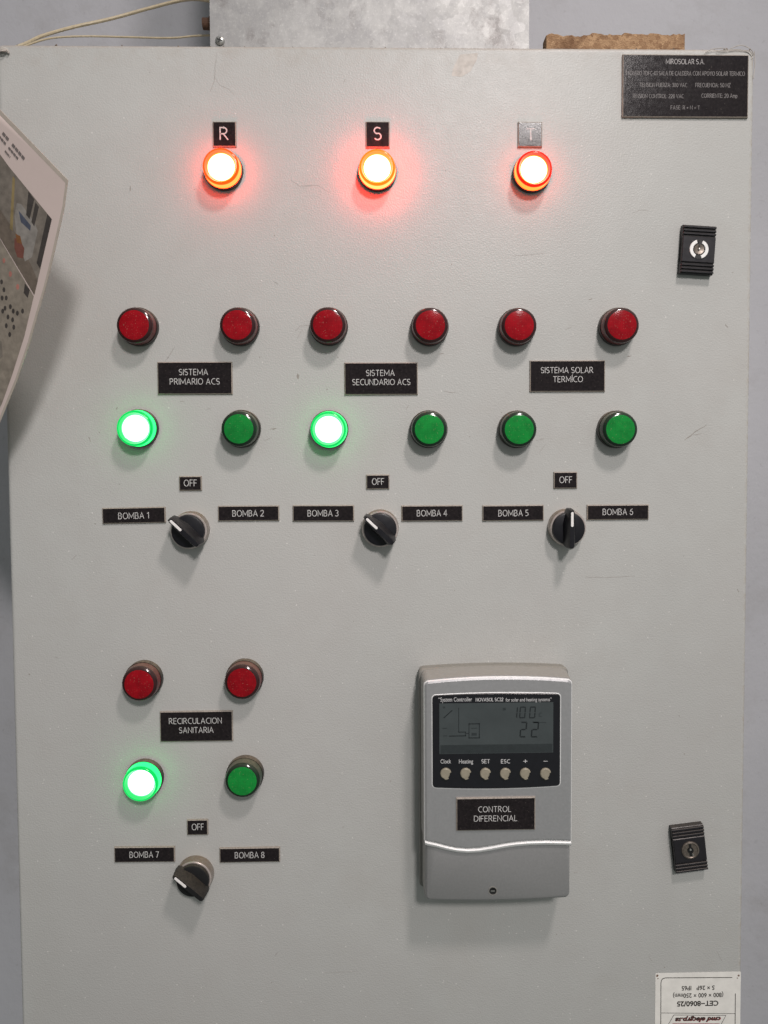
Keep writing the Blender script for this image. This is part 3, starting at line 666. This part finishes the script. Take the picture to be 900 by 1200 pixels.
# display window
xw0, zw0 = Q(506.7, 815); xw1, zw1 = Q(656, 920.3); wc = ((xw0 + xw1) / 2, (zw0 + zw1) / 2)
b = MB(); b.stack(rrect(xw1 - xw0 + 1.6, zw0 - zw1 + 1.6, 3.2, 4, wc[0], wc[1], 1.3, 1.6, 12), [(HC - .3, 0), (HC + .1, .1), (HC + .25, .6)], 'highlight_trim', 'silver')
b.stack(rrect(xw1 - xw0, zw0 - zw1, 2.6, 4, wc[0], wc[1], 1.3, 1.6, 12), [(HC, 0), (HC + .4, .1), (HC + .7, .5)], 'glass_black')
hg = HC + .78; kx = (D - HC) / FOC
for s, tx, ty, tw, th in [('\u201cSystem Controller', 533.5, 819.2, 40, 5.0), ('NOVASOL SC32', 573.5, 819.4, 33, 4.2), ('for solar and heating systems\u201d', 619.3, 819.4, 55, 4.2),
        ('Clock', 522.3, 891.7, 12.6, 5.0), ('Heating', 546, 891.7, 17, 5.0), ('SET', 569, 891.7, 10.2, 4.8), ('ESC', 592.2, 891.7, 11, 4.8), ('+', 615.5, 891.6, 5.2, 5.4), ('\u2212', 639.1, 891.6, 5.2, 5.4)]:
    x, z = Q(tx, ty)
    if s.upper() == s and s not in '+\u2212': engrave(b, s, x, z, tw * kx, th * kx, -hg, 'print_white', .16)
    else: write(b, s, x, z, tw * kx, th * kx, -hg, 'print_white', .006)
win = b.build('display_window', ctl)
b = MB()
def lrect(x0, y0, x1, y1, y, mat):
    a, c = Q(x0, y0), Q(x1, y1); b.poly([(a[0], c[1]), (c[0], c[1]), (c[0], a[1]), (a[0], a[1])], y, mat)
hl = HC + .80
a, c = Q(514.7, 824), Q(648, 881.3)
b.stack([(a[0], c[1]), (c[0], c[1]), (c[0], a[1]), (a[0], a[1])], [(HC + .6, 0), (hl, 0)], 'lcd')
hs = -hl - .05
SEG = {'0': 'abcdef', '1': 'bc', '2': 'abged', 'c': 'ged'}
def digit(ch, x0, y0, w_, h_, t, sl=.08, mat='lcd_ink'):
    g = t * .35
    seg = {'a': [(g, 0), (w_ - g, 0), (w_ - t, t), (t, t)], 'd': [(t, h_ - t), (w_ - t, h_ - t), (w_ - g, h_), (g, h_)], 'g': [(t, h_ / 2 - t / 2), (w_ - t, h_ / 2 - t / 2), (w_ - t, h_ / 2 + t / 2), (t, h_ / 2 + t / 2)],
           'f': [(0, g), (t, t), (t, h_ / 2 - g), (0, h_ / 2 - g / 2)], 'b': [(w_ - t, t), (w_, g), (w_, h_ / 2 - g / 2), (w_ - t, h_ / 2 - g)],
           'e': [(0, h_ / 2 + g / 2), (t, h_ / 2 + g), (t, h_ - t), (0, h_ - g)], 'c': [(w_ - t, h_ / 2 + g), (w_, h_ / 2 + g / 2), (w_, h_ - g), (w_ - t, h_ - t)]}
    for s in SEG[ch]: b.poly([Q(x0 + u + (h_ - v) * sl, y0 + v) for u, v in seg[s]], hs, mat)
digit('1', 599, 827.5, 6.8, 13.8, 1.3); digit('0', 608, 827.5, 7.2, 13.8, 1.3); digit('0', 619.6, 827.5, 7.2, 13.8, 1.3)
digit('c', 631, 831, 4, 8.5, .9, .08, 'lcd_ghost')
digit('2', 608.4, 845.2, 8, 18.5, 1.6); digit('2', 621.6, 845.2, 8.6, 18.5, 1.6)
for (x0, y0, x1, y1, mt) in [(549, 847.3, 562, 848.2, 'lcd_ink'), (549, 863.8, 562, 864.7, 'lcd_ink'), (549, 847.3, 549.9, 864.7, 'lcd_ink'), (561.1, 847.3, 562, 864.7, 'lcd_ink'), (552, 852.6, 559, 853.3, 'lcd_ghost'), (552.5, 858.4, 558.5, 861.5, 'lcd_ghost'),
        (537, 829, 537.8, 857.5, 'lcd_ink'), (537, 857, 546, 857.8, 'lcd_ink'), (526, 861.6, 546, 862.4, 'lcd_ink'), (544.8, 857, 545.6, 862.4, 'lcd_ink'), (546, 858.6, 549, 859.4, 'lcd_ink'), (518, 852.6, 524, 853.4, 'lcd_ghost'), (519, 827.5, 521.4, 829.5, 'lcd_ghost'), (589, 829, 592.5, 832, 'lcd_ghost'), (519, 861.5, 524, 862.3, 'lcd_ghost'), (625, 846, 640, 846.6, 'lcd_ghost')]:
    lrect(x0, y0, x1, y1, hs, mt)
b.poly([Q(519.5, 840.5), Q(529.5, 831.6), Q(530.2, 832.4), Q(520.2, 841.3)], hs, 'lcd_ink')
lrect(516, 872.8, 647, 880.8, hs + .01, 'lcd_ghost')
b.build('screen', win)
# teardrop buttons
def button(px, py):
    cx, cz = Q(px, py); n = 26; o = []
    for k in range(n):
        a = 2 * math.pi * k / n; r = 4.35
        x, z = r * math.cos(a), r * 1.0 * math.sin(a)
        if -100 < math.degrees(a) - 360 < -20 : x, z = x * 1.0 - .2, z * 1.16      # heavier foot
        if math.degrees(a) > 318 or math.degrees(a) < 2: x -= 1.15                  # the cut-away cheek
        o.append((x, z))
    q = MB(); q.stack(o, [(HC + .5, 0), (HC + 1.7, .1), (HC + 2.3, .7)], 'button', None); return q.build('button', win, (cx, 0, cz))
for px in (522.3, 545.6, 568.7, 592, 615.3, 639): button(px, 905.6)
plate((534.7, 935.5, 627.5, 972.6), [('CONTROL', 579.7, 948.2, 39.5, 7.0), ('DIFERENCIAL', 580.8, 959, 52, 7.0)], 'black plate lettered CONTROL DIFERENCIAL stuck on the silver controller', None, h=HC)

# ------------------------------------------------------------------ maker's sticker, upside down at the lower corner
x0, z0 = P(768, 1140.5); x1 = Rr - .9; zb2 = B + 1.5
b = MB(); b.stack(rrect(x1 - x0, z0 - zb2, .8, 3, (x0 + x1) / 2, (z0 + zb2) / 2), [(.02, 0), (.2, 0)], 'sticker')
hy = -.26
def ln(pts, t, mat='ink'):
    q = [P(*p) for p in pts]
    for (ax, az), (bx, bz) in zip(q, q[1:]):
        d = Vector((bx - ax, bz - az)); d.normalize(); nn = Vector((-d.y, d.x)) * t / 2
        b.poly([(ax + nn.x, az + nn.y), (ax - nn.x, az - nn.y), (bx - nn.x, bz - nn.y), (bx + nn.x, bz + nn.y)], hy, mat)
ln([(774.2, 1210), (774.4, 1152), (775, 1148.6), (776.6, 1146.6), (780, 1145.7), (858, 1145.3)], .6)
ln([(861.6, 1164), (861.2, 1210)], .6); ln([(774.3, 1186.8), (861.3, 1187.6)], .4)
ln([(783, 1200.5), (789.5, 1189.2), (850.5, 1189.6), (844.5, 1201)], .4); ln([(783, 1200.5), (844.5, 1201)], .4)
k0 = D / FOC
for s, tx, ty, tw, th, bd, shr, mt in [('5 \u00d7 26P   IP65', 818, 1157.5, 40.5, 5.2, .022, 0, 'ink'), ('(800 \u00d7 600 \u00d7 250mm)', 818, 1166.2, 62, 5.2, .02, 0, 'ink'), ('CET\u22128060/25', 817.5, 1175.8, 51, 6.0, .032, 0, 'ink'),
        ('cmd elecgrp.sa', 818.1, 1195.2, 56, 5.6, .012, .45, 'ink_red'), ('cmd elecgrp.sa', 817.5, 1194.6, 56, 5.6, .035, .45, 'ink')]:
    X, Z = P(tx, ty); write(b, s, X, Z, tw * k0, th * k0, hy if mt == 'ink' else hy + .03, mt, bd, shr, True)
for px, py, r_ in [(770.3, 1143.2, 1.5), (865.6, 1143.0, 1.3), (771, 1146.5, .8), (864, 1146, .7)]:
    X, Z = P(px, py); b.poly([(X + r_ * (.7 + .3 * math.sin(3 * k + px)) * math.cos(k * .63), Z + r_ * (.7 + .3 * math.cos(2 * k)) * math.sin(k * .63)) for k in range(10)], hy - .02, 'residue_brown')
ln([(788, 1199), (843, 1199.4)], .5, 'ink_red')
o = b.build('maker_sticker'); tag(o, 'cream paper sticker with upside down black print in the lower corner of the door', 'sticker')

# ------------------------------------------------------------------ on top of the cabinet
YD = 45.0
xd0, _ = P(246, 30, -YD); xd1, _ = P(620, 30, -YD)
duct = thing('cable_duct', 'galvanised steel cable duct rising from the cabinet top', 'duct', (xd0 + xd1) / 2, T - 2.5, -YD)
wd = (xd1 - xd0) / 2
b = MB(); b.box(-wd, wd, 0, 150, .2, 520, 'galv'); b.build('casing', duct)
xs, zs = P(258, 48, -YD)
b = MB(); b.lathe([(3.9, 0), (3.8, 1.2), (2.8, 2.2), (0, 2.6)], 'screw', 28); b.box(-2.1, 2.1, -2.75, -2.2, -.45, .45, 'lock_dark'); b.box(-.45, .45, -2.74, -2.2, -2.1, 2.1, 'lock_dark')
b.build('screw', duct, (xs - (xd0 + xd1) / 2, 0, zs - T + 2.5)).rotation_euler = (0, .35, 0)
# rusty bolt out of the duct's side
xf0, zf = P(237, 28, -YD - 25); 
b = MB()
def hexx(x0, x1, r, mat, n=6, ph=.3):
    a = [(x0, r * math.cos(2 * math.pi * k / n + ph), r * math.sin(2 * math.pi * k / n + ph)) for k in range(n)]; c = [(x1, y, z) for _, y, z in a]
    b.add(a + c, [(k, (k + 1) % n, n + (k + 1) % n, n + k) for k in range(n)] + [tuple(range(n)), tuple(range(n, 2 * n))], mat)
hexx(-11.5, -4.5, 5.0, 'rust', 20); hexx(-5.5, -.5, 6.6, 'rust'); hexx(-1.2, 0, 8.4, 'rust', 24)
b.build('bolt', duct, (xd0 - (xd0 + xd1) / 2, 25, zf - T + 2.5))

# chipboard offcut
rr = random.Random(11)
xw, ztop = P(640, 40.5, -60); xw2, _ = P(803, 40, -60); n = 48; pts = []
for k in range(n + 1):
    t = k / n; pts.append((xw + (xw2 - xw) * t, ztop + rr.uniform(-1.0, .9) + (1.2 if .3 < t else -.4) * 1 + (1.2 if .55 < t < .6 or .02 < t < .1 else 0)))
b = MB(); b.stack([(xw, T - 2.3), (xw2, T - 2.3)] + pts[::-1], [(-14, 0), (-.8, 0), (0, .5)], 'wood')
o = b.build('wood_offcut', None, (0, 60, 0)); tag(o, 'rough brown chipboard offcut lying on the cabinet top', 'wood')

# cables behind the top edge
def smooth(pts, n=8):
    pts = [Vector(p) for p in pts]; out = []
    for i in range(len(pts) - 1):
        p0, p1, p2, p3 = pts[max(i - 1, 0)], pts[i], pts[i + 1], pts[min(i + 2, len(pts) - 1)]
        for k in range(n):
            t = k / n; out.append(.5 * ((2 * p1) + (p2 - p0) * t + (2 * p0 - 5 * p1 + 4 * p2 - p3) * t * t + (3 * p1 - p0 - 3 * p2 + p3) * t ** 3))
    return out + [pts[-1]]
b = MB(); b.tube(smooth([P3(-40, 66, -30), P3(0, 61, -34), P3(28, 52, -48), P3(50, 42, -70), P3(85, 32, -88), P3(130, 22, -100), P3(170, 11, -105), P3(205, 2, -105), P3(228, -1, -100), P3(250, 2, -92), P3(262, 4, -88)]), 1.5, 'cable')
o = b.build('cream_cable'); tag(o, 'thick cream cable curving up from the cabinet edge to the duct', 'cable')
b = MB(); b.tube(smooth([P3(20, 58, -30), P3(40, 50, -50), P3(62, 44.5, -70), P3(100, 42.5, -85), P3(150, 43.5, -90), P3(200, 44.5, -88), P3(230, 42, -84), P3(260, 41, -80)]), .85, 'cable')
o = b.build('cream_cable'); tag(o, 'thin cream cable lying low and nearly level behind the cabinet edge', 'cable')
b = MB()
for k in range(3):
    b.tube(smooth([P3(-8, 58 + k, 1.5 + k), P3(2, 56.5 + 1.5 * k, 2.2 + k), P3(8, 58.5 + k * .5, 2.2), P3(10, 62 - k, 1.6)]), 1.0 - .2 * k, 'residue')
o = b.build('wire_end'); tag(o, 'frayed dusty wire end hooked over the top corner of the door', 'wire')

# crumbs of dirt and cobweb along the top edge
b = MB(); rc = random.Random(5)
def crumb(x, y, z, r):
    vs = [(x + r * rc.uniform(.5, 1.3) * a, y + r * rc.uniform(.5, 1.2) * c, z + r * rc.uniform(.4, 1.2) * d) for a, c, d in [(1, 0, 0), (-1, 0, 0), (0, 1, 0), (0, -1, 0), (0, 0, 1), (0, 0, -.5)]]
    b.add(vs, [(0, 2, 4), (2, 1, 4), (1, 3, 4), (3, 0, 4), (2, 0, 5), (1, 2, 5), (3, 1, 5), (0, 3, 5)], 'crumb')
for k in range(330):
    x = rc.uniform(L + 4, Rr - 4)
    if rc.random() < .45: x = rc.gauss(250, 40)
    if rc.random() < .12: x = rc.gauss(-150, 25)
    x = min(max(x, L + 3), Rr - 3); crumb(x, rc.uniform(1.5, 15), T + .1, abs(rc.gauss(.35, .35)) + .2)
o = b.build('dirt_crumbs'); tag(o, 'brown crumbs of dirt along the top edge of the cabinet', 'dirt', kind='stuff')
b = MB()
for k, pts in enumerate([[(826, 62), (835, 57.5), (848, 56.5), (852, 59)], [(856, 57), (868, 53), (879, 57), (883, 64), (880.5, 69)], [(840, 60), (862, 58), (876, 61), (881, 66)], [(884, 60), (884.6, 75), (883, 92)]]):
    b.tube(smooth([P3(x, y, 1.0 + .8 * math.sin(i + k)) for i, (x, y) in enumerate(pts)]), .3, 'residue', 6)
o = b.build('cobweb'); tag(o, 'dusty cobweb strands hanging over the top corner by the rating plate', 'cobweb', kind='stuff')

# ------------------------------------------------------------------ laminated sheet curling in front of the door's left edge
A = P3(0, 128, 92); C = P3(80, 211, 100); E_ = P3(0, 497, 48)
nrm = (A - C).cross(E_ - C).normalized()
if nrm.y > 0: nrm = -nrm
camp = Vector((0, -D, 0))
def onsheet(px, py, lift=0.):
    d = R @ Vector(((px - PX0) / FOC, (py - PY0) / FOC, 1)); t = (C - camp).dot(nrm) / d.dot(nrm); return camp + d * t + nrm * lift
ud = (A - C).normalized(); ext = 150.0
edge = [onsheet(*p) for p in [(80, 211), (76, 243), (70, 270), (62.5, 303), (54, 337), (44, 371), (35, 403), (20.5, 446), (0, 496)]]
far = edge[-1] + (edge[-1] - edge[-2]) * 1.2
outer = [C] + edge[1:] + [far]
nO = len(outer)
sheet = thing('notice_sheet', 'laminated pinkish notice sheet with a photo print, curling past the door edge', 'sheet')
b = MB(); lip = 1.8
def row(pts, back): return [p + ud * back for p in pts]
r_out = outer; r_in = row(outer, lip); r_far = row(outer, ext)
def strip(a, c, mat, off=0.):
    m_ = len(a); b.add([p + nrm * off for p in a + c], [(i, i + 1, m_ + i + 1, m_ + i) for i in range(m_ - 1)], mat, True)
th = .5
strip(r_out, r_in, 'laminate', th); strip(r_in, r_far, 'paper', th); strip(r_out, r_far, 'laminate', 0)
strip([p for p in r_out], [p + nrm * th for p in r_out], 'laminate')
b.add([C, C + nrm * th, C + ud * ext + nrm * th, C + ud * ext], [(0, 1, 2, 3)], 'laminate')
# clear border of the laminate along the top edge
vd = (edge[2] - C).normalized()
b.add([p + nrm * (th + .06) for p in (C + vd * 3.0 + ud * .1, C + ud * .1, C + ud * ext, C + ud * ext + vd * 3.0)], [(0, 1, 2, 3)], 'laminate')
b.build('sheet', sheet)
b = MB()
for nm, c, kw in [('pic_grey', (0.19, 0.165, 0.14), {}), ('pic_floor', (0.155, 0.125, 0.10), {}), ('pic_light', (0.26, 0.24, 0.22), {}), ('pic_dark', (0.058, 0.05, 0.046), {}), ('pic_yellow', (0.25, 0.19, 0.09), {}), ('pic_red', (0.17, 0.065, 0.05), {}), ('pic_blue', (0.075, 0.085, 0.12), {}), ('pic_panel', (0.26, 0.225, 0.185), {}), ('pic_pink', (0.40, 0.17, 0.14), {}), ('pic_orange', (0.21, 0.09, 0.035), {})]:
    M[nm] = plain('print_' + nm[4:], c, .3, var=.22, vscale=180)
Z3 = lambda x, y: (x / 2.927, 110 + y / 2.927)
lev = [0]
def pic(pts, mat, lift=.12):
    lev[0] += 1; b.add([onsheet(*Z3(*p), th + lift + lev[0] * .004) for p in pts], [tuple(range(len(pts)))], mat)
pic([(-60, 122), (33, 250), (180, 430), (150, 560), (120, 690), (0, 490), (-60, 400)], 'pic_grey')
pic([(-60, 330), (5, 400), (70, 500), (132, 640), (120, 690), (0, 490), (-60, 400)], 'pic_floor')
pic([(60, 375), (75, 378), (120, 440), (132, 470), (112, 560), (88, 575), (60, 490), (52, 420)], 'pic_light')
pic([(66, 400), (108, 452), (106, 470), (74, 440)], 'pic_blue')
pic([(46, 282), (54, 292), (46, 470), (36, 462)], 'pic_yellow'); pic([(100, 335), (120, 362), (104, 430), (92, 415)], 'pic_dark'); pic([(124, 372), (136, 388), (120, 455), (110, 440)], 'pic_dark')
pic([(165, 412), (180, 430), (140, 600), (128, 580)], 'pic_dark'); pic([(52, 495), (70, 500), (86, 530), (82, 565), (62, 560), (52, 530)], 'pic_red'); pic([(56, 480), (72, 488), (78, 515), (60, 510)], 'pic_orange')
pic([(-60, 395), (0, 494), (118, 694), (86, 830), (45, 960), (8, 1064), (-60, 1180)], 'pic_panel')
rp = random.Random(4)
for (x, y, r, mt) in [(16, 572, 7, 'pic_pink'), (38, 618, 8, 'pic_pink'), (63, 662, 8, 'pic_pink')]: pic([(x + r * .7 * math.cos(a * .7), y + r * 1.3 * math.sin(a * .7)) for a in range(9)], mt)
for (x, y) in [(8, 645), (16, 672), (24, 700), (38, 730), (48, 745), (10, 700), (20, 735), (30, 765), (46, 775), (62, 752), (80, 745), (12, 745), (24, 795), (36, 825), (50, 800)]:
    pic([(x + 5 * math.cos(a * .8), y + 9 * math.sin(a * .8)) for a in range(8)], 'pic_dark')
pic([(88, 650), (105, 672), (98, 700), (84, 682)], 'pic_dark'); pic([(-20, 830), (8, 850), (12, 900), (0, 910), (-20, 900)], 'pic_grey')
for i, (x0, y0, x1, y1, t) in enumerate([(-10, 108, 88, 226, 8), (-10, 134, 66, 225, 6), (20, 196, 38, 218, 5), (-10, 252, 2, 268, 6)]):
    m_ = 9
    for k in range(m_):
        if rp.random() < .12: continue
        a0, a1 = k / m_, (k + .82) / m_; q = lambda s, w_: (x0 + (x1 - x0) * s + .6 * w_, y0 + (y1 - y0) * s - w_)
        pic([q(a0, -t / 2), q(a1, -t / 2), q(a1, t / 2), q(a0, t / 2)], 'paper_ink')
b.build('printing', sheet)
